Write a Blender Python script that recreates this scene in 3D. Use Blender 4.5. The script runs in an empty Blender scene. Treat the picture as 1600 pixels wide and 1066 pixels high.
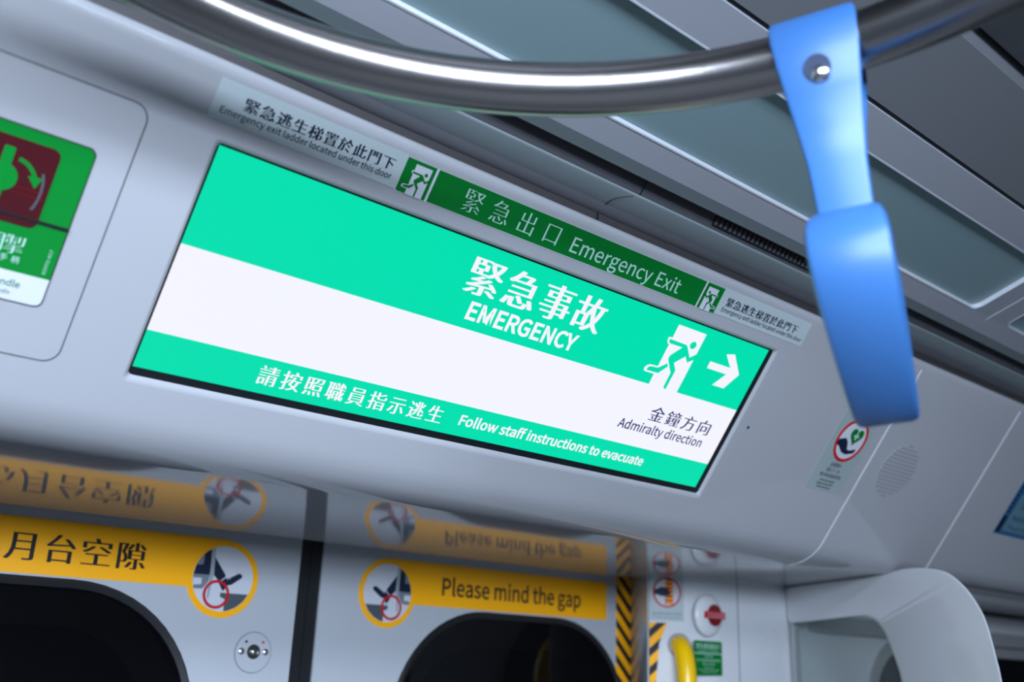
import bpy, bmesh, math, os
from math import sin, cos, pi, radians, sqrt, hypot
from mathutils import Matrix, Vector

C = bpy.context.scene.collection
SC = bpy.context.scene
Z0 = 1.74                      # camera (eye) height above the carriage floor; geometry below is written relative to it

# ------------------------------------------------------------------ camera
cam_d = bpy.data.cameras.new('camera')
cam = bpy.data.objects.new('camera', cam_d); C.objects.link(cam)
R = Matrix(((0.76052385, 0.23026151, 0.60711046), (-0.64819002, 0.21434187, 0.73068958), (0.0381205, -0.94922979, 0.31226531)))
M = Matrix(((R[0][0], -R[0][1], -R[0][2], 0), (R[1][0], -R[1][1], -R[1][2], 0), (R[2][0], -R[2][1], -R[2][2], Z0), (0, 0, 0, 1)))
cam.matrix_world = M
cam_d.sensor_width = 36.0
cam_d.lens = 36.0 * 1527.64 / 1600
cam_d.clip_start = 0.02
cam_d.dof.use_dof = True
cam_d.dof.focus_distance = 0.99
cam_d.dof.aperture_fstop = 4.2
SC.camera = cam

# ------------------------------------------------------------------ world, lamps, exposure
w = bpy.data.worlds.new('carriage_ambient'); SC.world = w; w.use_nodes = True
bg = w.node_tree.nodes['Background']
bg.inputs[0].default_value = (0.42, 0.56, 0.78, 1); bg.inputs[1].default_value = 0.22
def area(name, loc, size, size_y, power, col, aim):
    d = bpy.data.lights.new(name, 'AREA'); d.shape = 'RECTANGLE'; d.size = size; d.size_y = size_y
    d.energy = power; d.color = col
    o = bpy.data.objects.new(name, d); C.objects.link(o)
    o.location = (loc[0], loc[1], loc[2] + Z0)
    o.rotation_euler = (Vector(aim) - Vector(loc)).to_track_quat('-Z', 'Y').to_euler()
    return o
# unseen lamps behind the camera: opposite strip and ceiling lamp, enlarged to soften shadows
LC = (0.68, 0.80, 1.0)
area('unseen_opposite_lamp_strip', (-1.0, -1.28, 0.35), 2.4, 0.34, 138, LC, (-0.4, 1.0, 0.30))
area('unseen_ceiling_lamp', (-0.15, -0.22, 0.585), 1.2, 0.30, 45, LC, (-0.12, 0.15, 0.0))
SC.view_settings.view_transform = 'Standard'; SC.view_settings.look = 'None'
SC.view_settings.exposure = 0.0; SC.view_settings.gamma = 1.0; SC.view_settings.use_curve_mapping = False

# ------------------------------------------------------------------ materials
def srgb(r, g, b):
    f = lambda c: (c / 255 / 12.92) if c <= 10.3 else ((c / 255 + 0.055) / 1.055) ** 2.4
    return (f(r), f(g), f(b), 1)
def mat(name, col, rough=0.4, metal=0.0, spec=0.5, coat=0.0, noise=0.0, scale=40, emit=None, es=1.0, aniso=0.0):
    m = bpy.data.materials.new(name); m.use_nodes = True
    nt = m.node_tree; b = nt.nodes['Principled BSDF']
    b.inputs['Base Color'].default_value = col
    b.inputs['Roughness'].default_value = rough; b.inputs['Metallic'].default_value = metal
    b.inputs['Specular IOR Level'].default_value = spec
    b.inputs['Coat Weight'].default_value = coat; b.inputs['Coat Roughness'].default_value = 0.06
    if aniso: b.inputs['Anisotropic'].default_value = aniso
    if emit:
        b.inputs['Emission Color'].default_value = emit; b.inputs['Emission Strength'].default_value = es
    if noise:
        tc = nt.nodes.new('ShaderNodeTexCoord'); n = nt.nodes.new('ShaderNodeTexNoise'); n.inputs['Scale'].default_value = scale
        nt.links.new(tc.outputs['Object'], n.inputs['Vector'])
        mr = nt.nodes.new('ShaderNodeMapRange'); mr.inputs['To Min'].default_value = rough * (1 - noise); mr.inputs['To Max'].default_value = rough * (1 + noise)
        nt.links.new(n.outputs['Fac'], mr.inputs['Value']); nt.links.new(mr.outputs['Result'], b.inputs['Roughness'])
    return m
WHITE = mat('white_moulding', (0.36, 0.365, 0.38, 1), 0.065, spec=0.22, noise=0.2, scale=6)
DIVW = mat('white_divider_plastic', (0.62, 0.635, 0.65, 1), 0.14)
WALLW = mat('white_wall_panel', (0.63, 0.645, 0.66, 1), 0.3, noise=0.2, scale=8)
DOORM = mat('door_paint', (0.43, 0.455, 0.48, 1), 0.35, noise=0.2, scale=10)
BEAD = mat('pale_bead', (0.68, 0.69, 0.70, 1), 0.3)
GROOVE = mat('shadow_groove', (0.10, 0.105, 0.115, 1), 0.6)
DGRAY = mat('dark_brown_plastic', (0.035, 0.032, 0.033, 1), 0.5)
RAILG = mat('grey_green_rail', (0.175, 0.21, 0.215, 1), 0.4, noise=0.2)
RECESS = mat('duct_recess_plastic', (0.07, 0.07, 0.078, 1), 0.45)
FRAME = mat('lavender_grey_frame', (0.30, 0.31, 0.34, 1), 0.4, noise=0.2)
FRAMEB = mat('bright_frame_lip', (0.50, 0.52, 0.55, 1), 0.25)
TEAL = mat('teal_diffuser', (0.185, 0.265, 0.275, 1), 0.35, noise=0.2)
CEILM = mat('ceiling_paint', (0.125, 0.13, 0.14, 1), 0.45, noise=0.15)
FLOORM = mat('floor_vinyl', (0.25, 0.255, 0.26, 1), 0.5, noise=0.3, scale=20)
BLACK = mat('black_rubber', (0.008, 0.009, 0.011, 1), 0.45)
BEZEL = mat('black_bezel', (0.006, 0.008, 0.01, 1), 0.3)
TUNNEL = mat('tunnel_dark', (0.004, 0.004, 0.005, 1), 0.9)
STEEL = mat('brushed_steel', (0.33, 0.31, 0.30, 1), 0.25, metal=1.0)
CHROME = mat('bright_metal', (0.75, 0.76, 0.78, 1), 0.18, metal=1.0)
ALU = mat('jamb_aluminium', (0.45, 0.46, 0.47, 1), 0.3, metal=0.6)
BLUE = mat('blue_strap_plastic', (0.040, 0.145, 0.38, 1), 0.38, spec=0.5)
YEL = mat('yellow_vinyl', (1.0, 0.44, 0.0, 1), 0.4)
YELH = mat('yellow_handle_paint', srgb(240, 190, 0), 0.3)
INK = mat('black_ink', (0.008, 0.009, 0.012, 1), 0.4)
NAVY = mat('navy_ink', (0.006, 0.012, 0.035, 1), 0.4)
STICK = mat('clear_white_sticker', (0.45, 0.52, 0.52, 1), 0.25)
STICKG = mat('pale_green_sticker', (0.31, 0.37, 0.365, 1), 0.3)
PAPER = mat('white_print', (0.58, 0.60, 0.64, 1), 0.35)
DKGREEN = mat('dark_green_vinyl', srgb(0, 112, 38), 0.25)
GREENP = mat('bright_green_plate', srgb(0, 122, 40), 0.2, coat=0.3)
REDP = mat('red_print', srgb(190, 20, 28), 0.35)
REDK = mat('dark_red_cover', (0.055, 0.004, 0.007, 1), 0.15, coat=0.5)
REDB = mat('red_button', srgb(120, 8, 18), 0.3)
MINTP = mat('pale_mint_print', (0.42, 0.66, 0.57, 1), 0.35)
GREYP = mat('mid_grey_print', (0.17, 0.20, 0.23, 1), 0.4)
GREYD = mat('dark_grey_print', (0.07, 0.085, 0.10, 1), 0.4)
LGREYP = mat('light_grey_print', (0.30, 0.35, 0.38, 1), 0.4)
POSTB = mat('blue_print', srgb(40, 95, 130), 0.4)
POSTL = mat('pale_blue_print', srgb(90, 125, 140), 0.4)
PIPE = mat('window_trim', (0.30, 0.30, 0.30, 1), 0.4)
SGREEN = mat('screen_green', (0, 0.0, 0, 1), 0.25, emit=srgb(0, 224, 176), es=1.0)
SWHITE = mat('screen_white', (0, 0, 0, 1), 0.25, emit=srgb(244, 245, 254), es=1.0)
SNAVY = mat('screen_navy', (0, 0, 0, 1), 0.25, emit=srgb(18, 32, 110), es=1.0)
def glass(name, tint, rough=0.02, spec=0.5, opacity=0.3, col=(0.0, 0.0, 0.0, 1)):
    m = bpy.data.materials.new(name); m.use_nodes = True; nt = m.node_tree
    b = nt.nodes['Principled BSDF']; b.inputs['Base Color'].default_value = col; b.inputs['Roughness'].default_value = rough
    b.inputs['Specular IOR Level'].default_value = spec
    t = nt.nodes.new('ShaderNodeBsdfTransparent'); t.inputs[0].default_value = tint
    mx = nt.nodes.new('ShaderNodeMixShader'); mx.inputs[0].default_value = opacity
    nt.links.new(t.outputs[0], mx.inputs[1]); nt.links.new(b.outputs[0], mx.inputs[2])
    nt.links.new(mx.outputs[0], nt.nodes['Material Output'].inputs['Surface'])
    return m
DGLASS = glass('dark_window_glass', (0.35, 0.36, 0.36, 1), opacity=0.6, col=(0.003, 0.003, 0.004, 1), spec=0.3)
SGLASS = glass('screen_glass', (0.88, 0.94, 0.92, 1), opacity=0.22, col=(0.25, 0.30, 0.29, 1), rough=0.1)

# ------------------------------------------------------------------ mesh helpers
WORLD = {}
def obj(name, verts, faces, m, parent=None, smooth=True, mi=None, angle=35):
    """one mesh object; verts are camera-relative coordinates"""
    off = WORLD[parent.name] if parent is not None else (0, 0, -Z0)
    me = bpy.data.meshes.new(name)
    me.from_pydata([(v[0] - off[0], v[1] - off[1], v[2] - off[2]) for v in verts], [], faces)
    for mm in (m if isinstance(m, (list, tuple)) else [m]): me.materials.append(mm)
    if mi: me.polygons.foreach_set('material_index', mi)
    if smooth:
        me.polygons.foreach_set('use_smooth', [True] * len(me.polygons)); me.set_sharp_from_angle(angle=radians(angle))
    me.update()
    o = bpy.data.objects.new(name, me); C.objects.link(o)
    if parent is not None: o.parent = parent
    WORLD[o.name] = off if parent is not None else (0, 0, -Z0)
    return o
def thing(name, label, cat, loc, group=None):
    o = bpy.data.objects.new(name, None); C.objects.link(o); o.empty_display_size = 0.03
    o.location = (loc[0], loc[1], loc[2] + Z0); WORLD[o.name] = tuple(loc)
    o['label'] = label; o['category'] = cat
    if group: o['group'] = group
    return o
def tag(o, label, cat, group=None):
    o['label'] = label; o['category'] = cat
    if group: o['group'] = group
    return o
def setting(o, label, cat='train interior'):
    o['kind'] = 'structure'; o['label'] = label; o['category'] = cat
    return o
class MB:
    def __init__(s): s.v = []; s.f = []; s.m = []; s.marks = []
    def mark(s): s.marks.append((len(s.v), len(s.f)))
    def lines(s, name, m, parent):
        """one part for every line of writing"""
        ends = s.marks[1:] + [(len(s.v), len(s.f))]
        for (a, fa), (b, fb) in zip(s.marks, ends):
            obj(name, s.v[a:b], [tuple(i - a for i in q) for q in s.f[fa:fb]], m, parent, False, s.m[fa:fb])
    def add(s, v, f, mi=0):
        b = len(s.v); s.v += [tuple(x) for x in v]; s.f += [tuple(i + b for i in q) for q in f]; s.m += [mi] * len(f)
    def obj(s, name, m, parent=None, smooth=True, angle=35): return obj(name, s.v, s.f, m, parent, smooth, s.m, angle)
class Plane:
    """a flat mounting face: (u, v, height above the face) -> space"""
    def __init__(s, o, u, v, n): s.o, s.u, s.v, s.n = Vector(o), Vector(u), Vector(v), Vector(n)
    def __call__(s, a, b, h=0.0): return tuple(s.o + s.u * a + s.v * b + s.n * h)
ST, CT = sin(radians(37.3)), cos(radians(37.3))
SCREEN = Plane((0, 0.795, 0.2166), (1, 0, 0), (0, -ST, CT), (0, -CT, -ST))
FASC = Plane((0, 0.795 - CT * 0.005, 0.2166 - ST * 0.005), (1, 0, 0), (0, -ST, CT), (0, -CT, -ST))
DOOR = Plane((0, 1.33, 0), (1, 0, 0), (0, 0, 1), (0, -1, 0))
SIDE = Plane((0, 1.15, 0), (1, 0, 0), (0, 0, 1), (0, -1, 0))
PIL = Plane((1.337, 1.205, 0), (0.874, -0.486, 0), (0, 0, 1), (-0.486, -0.874, 0))

def slab(mb, P, poly, h0, h1, mi=0):
    """polygon (u, v) extruded from height h0 to h1 over the face"""
    a = sum(poly[i][0] * poly[(i + 1) % len(poly)][1] - poly[(i + 1) % len(poly)][0] * poly[i][1] for i in range(len(poly)))
    if a < 0: poly = poly[::-1]
    n = len(poly)
    v = [P(u, w_, h1) for u, w_ in poly] + [P(u, w_, h0) for u, w_ in poly]
    f = [tuple(range(n))] + [(i, i + n, (i + 1) % n + n, (i + 1) % n) for i in range(n)]
    mb.add(v, f, mi)
def rect(u0, u1, v0, v1): return [(u0, v0), (u1, v0), (u1, v1), (u0, v1)]
def rrect(u0, u1, v0, v1, r, k=8):
    p = []
    for cx, cy, a0 in ((u1 - r, v0 + r, -90), (u1 - r, v1 - r, 0), (u0 + r, v1 - r, 90), (u0 + r, v0 + r, 180)):
        for i in range(k + 1):
            a = radians(a0 + 90 * i / k); p.append((cx + r * cos(a), cy + r * sin(a)))
    return p
def ell(cx, cy, rx, ry=None, k=40):
    ry = ry or rx
    return [(cx + rx * cos(2 * pi * i / k), cy + ry * sin(2 * pi * i / k)) for i in range(k)]
def ring(mb, P, outer, inner, h0, h1, mi=0):
    n = len(outer)
    v = [P(u, w_, h1) for u, w_ in outer] + [P(u, w_, h1) for u, w_ in inner] + [P(u, w_, h0) for u, w_ in outer] + [P(u, w_, h0) for u, w_ in inner]
    f = []
    for i in range(n):
        j = (i + 1) % n
        f += [(i, j, n + j, n + i), (i, 2 * n + i, 2 * n + j, j), (n + i, n + j, 3 * n + j, 3 * n + i)]
    mb.add(v, f, mi)
def strip(mb, P, pts, wd, h, mi=0):
    """printed stroke of width wd along pts"""
    for (x0, y0), (x1, y1) in zip(pts, pts[1:]):
        l = hypot(x1 - x0, y1 - y0) or 1e-9; nx, ny = -(y1 - y0) / l * wd / 2, (x1 - x0) / l * wd / 2
        mb.add([P(x0 - nx, y0 - ny, h), P(x1 - nx, y1 - ny, h), P(x1 + nx, y1 + ny, h), P(x0 + nx, y0 + ny, h)], [(0, 1, 2, 3)], mi)
def flat(mb, P, poly, h, mi=0):
    a = sum(poly[i][0] * poly[(i + 1) % len(poly)][1] - poly[(i + 1) % len(poly)][0] * poly[i][1] for i in range(len(poly)))
    if a < 0: poly = poly[::-1]
    mb.add([P(u, v, h) for u, v in poly], [tuple(range(len(poly)))], mi)
def box(mb, x0, x1, y0, y1, z0, z1, mi=0):
    v = [(x, y, z) for x in (x0, x1) for y in (y0, y1) for z in (z0, z1)]
    mb.add(v, [(0, 1, 3, 2), (4, 6, 7, 5), (0, 4, 5, 1), (2, 3, 7, 6), (0, 2, 6, 4), (1, 5, 7, 3)], mi)
def tube(mb, pts, rad, k=20, closed=False, mi=0):
    pts = [Vector(p) for p in pts]; n = len(pts); b = len(mb.v); ref = None; v = []
    for i, p in enumerate(pts):
        t = (pts[(i + 1) % n] - pts[i - 1]) if closed else (pts[min(i + 1, n - 1)] - pts[max(i - 1, 0)])
        t.normalize()
        if ref is None: ref = t.orthogonal()
        ref = (ref - t * ref.dot(t)).normalized(); q = t.cross(ref); r = rad[i] if isinstance(rad, (list, tuple)) else rad
        v += [tuple(p + ref * r * cos(2 * pi * j / k) + q * r * sin(2 * pi * j / k)) for j in range(k)]
    f = []
    for i in range(n if closed else n - 1):
        a, c = i * k, ((i + 1) % n) * k
        f += [(a + j, a + (j + 1) % k, c + (j + 1) % k, c + j) for j in range(k)]
    if not closed: f += [tuple(range(k))[::-1], tuple(range((n - 1) * k, n * k))]
    mb.add(v, f, mi)
def dome(mb, P, cx, cy, r, h, k=24, rings=6, base=0.0, mi=0):
    v = []; f = []
    for i in range(rings):
        a = i / rings * pi / 2
        v += [P(cx + r * cos(a) * cos(2 * pi * j / k), cy + r * cos(a) * sin(2 * pi * j / k), base + h * sin(a)) for j in range(k)]
    v.append(P(cx, cy, base + h))
    for i in range(rings - 1): f += [(i * k + j, i * k + (j + 1) % k, (i + 1) * k + (j + 1) % k, (i + 1) * k + j) for j in range(k)]
    f += [((rings - 1) * k + j, (rings - 1) * k + (j + 1) % k, rings * k) for j in range(k)]
    mb.add(v, f, mi)

# ------------------------------------------------------------------ lettering (Blender's own bundled CJK font)
FONT = None
try:
    FONT = bpy.data.fonts.load(os.path.join(bpy.utils.resource_path('LOCAL'), 'datafiles', 'fonts', 'Noto Sans CJK Regular.woff2'))
except Exception:
    FONT = None
_cache = {}
EM = 1.0
def glyphs(s, off=0.0, res=3):
    key = (s, off, res)
    if key in _cache: return _cache[key]
    cu = bpy.data.curves.new('t', 'FONT'); cu.body = s; cu.size = EM; cu.resolution_u = res; cu.offset = off
    if FONT: cu.font = FONT
    o = bpy.data.objects.new('t', cu); C.objects.link(o)
    dg = bpy.context.evaluated_depsgraph_get()
    me = bpy.data.meshes.new_from_object(o.evaluated_get(dg))
    v = [(p.co.x, p.co.y) for p in me.vertices]; f = [tuple(p.vertices) for p in me.polygons]
    bpy.data.objects.remove(o); bpy.data.curves.remove(cu); bpy.data.meshes.remove(me)
    _cache[key] = (v, f); return v, f
k0 = glyphs('口')[0]; EM = 0.79 / (max(y for _, y in k0) - min(y for _, y in k0)); _cache.clear()      # one unit = one em
CAPH = None
def latin(mb, P, s, u0, u1, vb, vc, h, bold=0.0, mi=0, width=None):
    """one line: left u0, right u1, baseline vb, capital height up to vc"""
    global CAPH
    mb.mark()
    if CAPH is None: CAPH = max(y for _, y in glyphs('E')[0])
    v, f = glyphs(s, bold)
    xa, xb = min(p[0] for p in v), max(p[0] for p in v); sy = (vc - vb) / CAPH
    if u0 is None: u0 = u1 - (xb - xa) * sy * (width or 1)
    if u1 is None: u1 = u0 + (xb - xa) * sy * (width or 1)
    sx = (u1 - u0) / (xb - xa)
    mb.add([P(u0 + (x - xa) * sx, vb + y * sy, h) for x, y in v], f, mi)
def cjk(mb, P, s, u0, u1, v0, v1, h, serif=True, mi=0, cw=None, wt=0.026, thin=-0.016):
    """characters evenly set between u0 and u1; contrast of thin horizontals and thick verticals as in Ming type"""
    mb.mark(); H = v1 - v0; sc = H / 0.93; cwid = cw if cw is not None else H; n = len(s)
    for i, ch in enumerate(s):
        uc = (u0 + u1) / 2 if n == 1 else u0 + cwid / 2 + (u1 - u0 - cwid) * i / (n - 1)
        v, f = glyphs(ch, thin if serif else 0.0)
        for j, dx in enumerate((-wt, 0.0, wt) if serif else (0.0,)):
            mb.add([P(uc + (x + dx - 0.5) * cwid / 0.95, v0 + (y + 0.085) * sc, h + 0.00002 * j) for x, y in v], f, mi)

# ================================================================== SETTING
# --- fascia over the doorway: one moulded shell along the car
SX0, SX1, SV0, SV1 = 0.254, 0.9755, -0.001, 0.2015     # screen in its plane
XA, XB, VA, VB = SX0 - 0.005, SX1 + 0.005, SV0 - 0.008, SV1 + 0.004
def smooth(t): t = max(0, min(1, t)); return t * t * (3 - 2 * t)
def fascia_profile(x):
    """list of (y, z) from the top edge down, around the lower bend, back along the soffit"""
    t = smooth((x - 1.28) / 0.25)
    tau = 0.0
    P0 = FASC.o; d1 = (ST, -CT); d2 = (cos(tau), -sin(tau))
    q = (1.153, 0.155 * (1 - t) + 0.1610 * t)
    # intersection of the two straight runs
    den = d1[0] * d2[1] - d1[1] * d2[0]
    s = ((q[0] - P0.y) * d2[1] - (q[1] - P0.z) * d2[0]) / den
    K = (P0.y + d1[0] * s, P0.z + d1[1] * s)
    turn = math.acos(d1[0] * d2[0] + d1[1] * d2[1]); r = 0.075 - 0.02 * t; L = r * math.tan(turn / 2)
    A = (K[0] - d1[0] * L, K[1] - d1[1] * L)
    n1 = (-d1[1] * 0 + CT, ST)                     # towards the inside of the bend
    cen = (A[0] + n1[0] * r, A[1] + n1[1] * r)
    arc = []
    for i in range(13):
        a = turn * i / 12
        # rotate vector from centre to A
        vx, vy = A[0] - cen[0], A[1] - cen[1]
        arc.append((cen[0] + vx * cos(a) - vy * sin(a), cen[1] + vx * sin(a) + vy * cos(a)))
    yb = 1.268 if x < 1.30 else 1.268 - 0.06 * smooth((x - 1.30) / 0.1)
    e = (yb, q[1] - math.tan(tau) * (yb - q[0]))
    return arc, e
xs = sorted(set([-1.6, -1.0, -0.5, 0.0, XA, XB] + [XA + (XB - XA) * i / 8 for i in range(9)] + [1.1 + 0.02 * i for i in range(0, 30)] + [1.8, 2.2, 3, 4, 5, 6.5]))
mb = MB(); rows = []
VT = 0.262
for x in xs:
    arc, e = fascia_profile(x)
    col = [FASC(x, VT - 0.006, -0.05), FASC(x, VT, -0.012), FASC(x, VT - 0.0005, -0.006), FASC(x, VT - 0.002, -0.0025), FASC(x, VT - 0.005, -0.0006), FASC(x, VT - 0.009, 0)]
    col += [FASC(x, VB, 0), FASC(x, (VA + VB) / 2, 0), FASC(x, VA, 0)]
    col += [(x, y, z) for y, z in arc] + [(x, e[0] * 0.5 + arc[-1][0] * 0.5, e[1] * 0.5 + arc[-1][1] * 0.5), (x, e[0], e[1]), (x, e[0], e[1] + 0.10)]
    rows.append(col)
nc = len(rows[0]); v = [p for c in rows for p in c]; f = []
for i in range(len(xs) - 1):
    for j in range(nc - 1):
        if j in (6, 7) and XA - 1e-6 <= xs[i] and xs[i + 1] <= XB + 1e-6: continue
        f.append((i * nc + j, (i + 1) * nc + j, (i + 1) * nc + j + 1, i * nc + j + 1)[::-1])
mb.add(v, f)
# rounded lip of the screen opening, rolled inwards
def lip(u0, u1, v0, v1, r): return rrect(u0, u1, v0, v1, r, 6)
steps = [(0.0, 0.0), (0.0012, -0.0003), (0.0026, -0.0012), (0.0036, -0.0026), (0.0041, -0.0045), (0.0042, -0.012)]
loops = []
oc = [(XA, VA), (XB, VA), (XB, VB), (XA, VB)]
for k_, (ins, dep) in enumerate(steps):
    loops.append([FASC(u, vv, dep) for u, vv in lip(XA + ins, XB - ins, VA + ins * 1.4, VB - ins, 0.004)])
n = len(loops[0]); b = []
for l in loops: b += l
f = []
for k_ in range(len(loops) - 1):
    for i in range(n): f.append((k_ * n + i, k_ * n + (i + 1) % n, (k_ + 1) * n + (i + 1) % n, (k_ + 1) * n + i))
mb.add(b, f)
# four small corner gussets between the square cut-out and the rounded lip
seg = 7
for ci, c in enumerate(((XB, VA), (XB, VB), (XA, VB), (XA, VA))):
    pts = [FASC(c[0], c[1], 0)] + [loops[0][ci * seg + i] for i in range(seg)]
    mb.add(pts, [(0, i + 1, i + 2) for i in range(seg - 1)] )
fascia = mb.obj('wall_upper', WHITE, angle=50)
setting(fascia, 'white moulded panel leaning out over the train doors around the screen', 'wall panel')
# panel joints: a pale bead that follows the bend
for xj, endy in ((1.2815, 0.95), (1.594, 0.86)):
    arc, e = fascia_profile(xj); mb = MB()
    line = [FASC(xj, VT - 0.012, 0)] + [(xj, y, z) for y, z in arc if y < endy]
    up = [FASC.n] + [FASC.n] * (len(line) - 1)
    v = []
    for i, p in enumerate(line):
        if i: t = (Vector(line[min(i + 1, len(line) - 1)]) - Vector(line[i - 1])).normalized(); nn = Vector((1, 0, 0)).cross(t).normalized()
        else: nn = FASC.n.copy()
        if nn.z > 0: nn = -nn
        for dx, hh in ((-0.0014, -0.0005), (-0.0014, 0.0006), (0.0014, 0.0006), (0.0014, -0.0005)): v.append(Vector(p) + Vector((dx, 0, 0)) + nn * hh)
    f = []
    for i in range(len(line) - 1):
        for j in range(3): f.append((i * 4 + j, i * 4 + j + 1, i * 4 + 4 + j + 1, i * 4 + 4 + j))
    mb.add(v, f); mb.obj('joint_bead', BEAD, fascia)['label'] = 'pale bead in the joint between two panels'
mb = MB(); dome(mb, FASC, 0.9994, 0.0995, 0.0022, 0.001, 12, 3)
mb.obj('screw_hole', BLACK, fascia)['label'] = 'small black screw hole'

# --- ceiling: slot, rail, duct recess, frame with teal diffuser, centre panel
X0, X1 = -1.6, 6.5
def extrude_x(mb, prof, x0, x1, mi=0, flip=False):
    n = len(prof); v = [(x0, y, z) for y, z in prof] + [(x1, y, z) for y, z in prof]
    mb.add(v, [((i, i + 1, n + i + 1, n + i) if flip else (i, n + i, n + i + 1, i + 1)) for i in range(n - 1)], mi)
cz = lambda y: 0.685 - 0.34 * y
mb = MB(); extrude_x(mb, [(0.668, 0.412), (0.664, 0.4535), (0.70, 0.4535)], X0, X1)
for a, b_ in ((0.470, 0.56), (0.80, 0.89)): pass
slot = mb.obj('trim_1', DGRAY); setting(slot, 'dark brown strip in the gap above the white panel', 'ceiling trim')
for xs0, xs1 in ((0.45, 0.50), (0.80, 0.845)):
    mb = MB(); box(mb, xs0, xs1, 0.6605, 0.6672, 0.428, 0.4385); mb.obj('clip', BLACK, slot)
mb = MB(); box(mb, 0.660, 0.662, 0.6630, 0.6672, 0.42, 0.4530); mb.obj('joint', BLACK, slot)
# rail with a rounded underside; two lengths meeting in a joint
rail_prof = [(0.70, 0.4520), (0.666, 0.4520), (0.661, 0.4527), (0.657, 0.4545), (0.6545, 0.4572), (0.653, 0.4597), (0.6265, 0.4632), (0.6250, 0.4645), (0.6245, 0.4665), (0.632, 0.470)]
rail = None
XJ = 0.6745
mb = MB(); extrude_x(mb, rail_prof[:6], X0, X1, 1); extrude_x(mb, rail_prof[5:], X0, X1, 0)
rail = mb.obj('trim_2', [RAILG, RECESS]); setting(rail, 'grey green rail running under the ceiling above the door panel', 'ceiling trim')
mb = MB(); v = []
for i in range(9):
    t = i / 8; y = 0.6545 - 0.0295 * t; z = 0.4590 + (0.4632 - 0.4590) * t - 0.0006; x = 0.662 + 0.012 * t - 0.006 * sin(pi * t)
    v += [(x, y, z), (x + 0.0016, y, z)]
mb.add(v, [(2 * i, 2 * i + 1, 2 * i + 3, 2 * i + 2) for i in range(8)]); mb.obj('joint', BLACK, rail)
# duct recess between rail and ceiling frame
rec_prof = [(0.640, 0.4675), (0.630, 0.474), (0.622, 0.484), (0.616, 0.496), (0.612, 0.515)]
mb = MB(); extrude_x(mb, rec_prof, X0, X1)
rec = mb.obj('trim_3', RECESS); setting(rec, 'dark curved duct cover between the rail and the ceiling frame', 'ceiling trim')
mb = MB(); v = []
for (y, z) in rec_prof[:4]: v += [(0.690, y - 0.0008, z - 0.0008), (0.6915, y - 0.0008, z - 0.0008)]
mb.add(v, [(2 * i, 2 * i + 1, 2 * i + 3, 2 * i + 2) for i in range(3)]); mb.obj('joint', BLACK, rec)
# ceiling frame pieces around each diffuser
DX = [(-0.75, 1.31), (1.40, 3.46)]
YF0, YF1, YD0, YD1, YG = 0.610, 0.5946, 0.568, 0.468, 0.4276
mb = MB(); box_prof = [(0.614, 0.50), (0.6125, cz(0.61)), (YF0, cz(0.61) - 0.0006)]
extrude_x(mb, box_prof, X0, X1, 0)
extrude_x(mb, [(YF0, cz(YF0) - 0.0006), (YF1, cz(YF1) - 0.0026)], X0, X1, 1)  # outer chamfer of the frame, its shade put into a darker colour
extrude_x(mb, [(YF1, cz(YF1) - 0.0026), (YD0 + 0.001, cz(YD0 + 0.001))], X0, X1, 2)
extrude_x(mb, [(YD1, cz(YD1)), (YG, cz(YG)), (YG, cz(YG) + 0.03)], X0, X1, 2)
for (a, b_) in ((X0, DX[0][0]), (DX[0][1], DX[1][0]), (DX[1][1], X1)):
    extrude_x(mb, [(YD0 + 0.001, cz(YD0 + 0.001)), (YD1, cz(YD1))], a, b_, 2)
cf = mb.obj('ceiling', [BLACK, RAILG, FRAME], angle=10); setting(cf, 'lavender grey ceiling frame with teal panels set into it', 'ceiling')
CE = Plane((0, 0, 0.685), (1, 0, 0), (0, -1, 0.34), (0, -0.322, -0.947))
# joints across the frame
for xj in (1.352, 3.50):
    mb = MB(); slab(mb, CE, rect(xj, xj + 0.0016, -0.594, -0.43), 0, 0.0006); mb.obj('joint_bead', FRAMEB, cf)
for (a, b_) in DX:
    t = thing('ceiling_panel', '', 'ceiling panel', ((a + b_) / 2, 0.518, cz(0.518)), 'teal ceiling panels')
    mb = MB()
    slab(mb, CE, rrect(a + 0.0005, b_ - 0.0005, -YD0 - 0.0005, -YD1, 0.012), -0.02, -0.006)
    mb.obj('diffuser', TEAL, t)
    mb = MB()
    ring(mb, CE, rrect(a - 0.0012, b_ + 0.0012, -YD0 - 0.0012, -YD1 + 0.0012, 0.013), rrect(a + 0.0006, b_ - 0.0006, -YD0 + 0.0006, -YD1 - 0.0006, 0.012), -0.012, 0.0006)
    mb.obj('frame_lip', FRAMEB, t)  # paler than the frame: the bevel's highlight is put into the lip colour
    t['label'] = {-0.75: 'long teal ceiling panel running behind the steel rail and blue strap', 1.40: 'next teal ceiling panel, cut by the right edge of the photo'}[a]
# corner fillers so the rounded diffuser corners have no hole
# centre panel beyond the groove, then the lower air duct
mb = MB(); extrude_x(mb, [(0.4225, cz(0.4225) + 0.03), (0.4225, cz(0.4225)), (0.3395, cz(0.4225) + 0.040), (0.338, 0.6105), (0.332, 0.600), (0.318, 0.595), (0.05, 0.60), (-0.40, 0.60), (-1.3, 0.45)], X0, X1)
cc = mb.obj('ceiling_centre', CEILM); setting(cc, 'dark grey centre ceiling panel beyond a black groove', 'ceiling')
mb = MB(); extrude_x(mb, [(YG + 0.001, cz(YG) + 0.012), (0.420, cz(YG) + 0.014)], X0, X1)
gv = mb.obj('trim_4', BLACK); setting(gv, 'thin black groove along the ceiling', 'ceiling trim')
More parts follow.
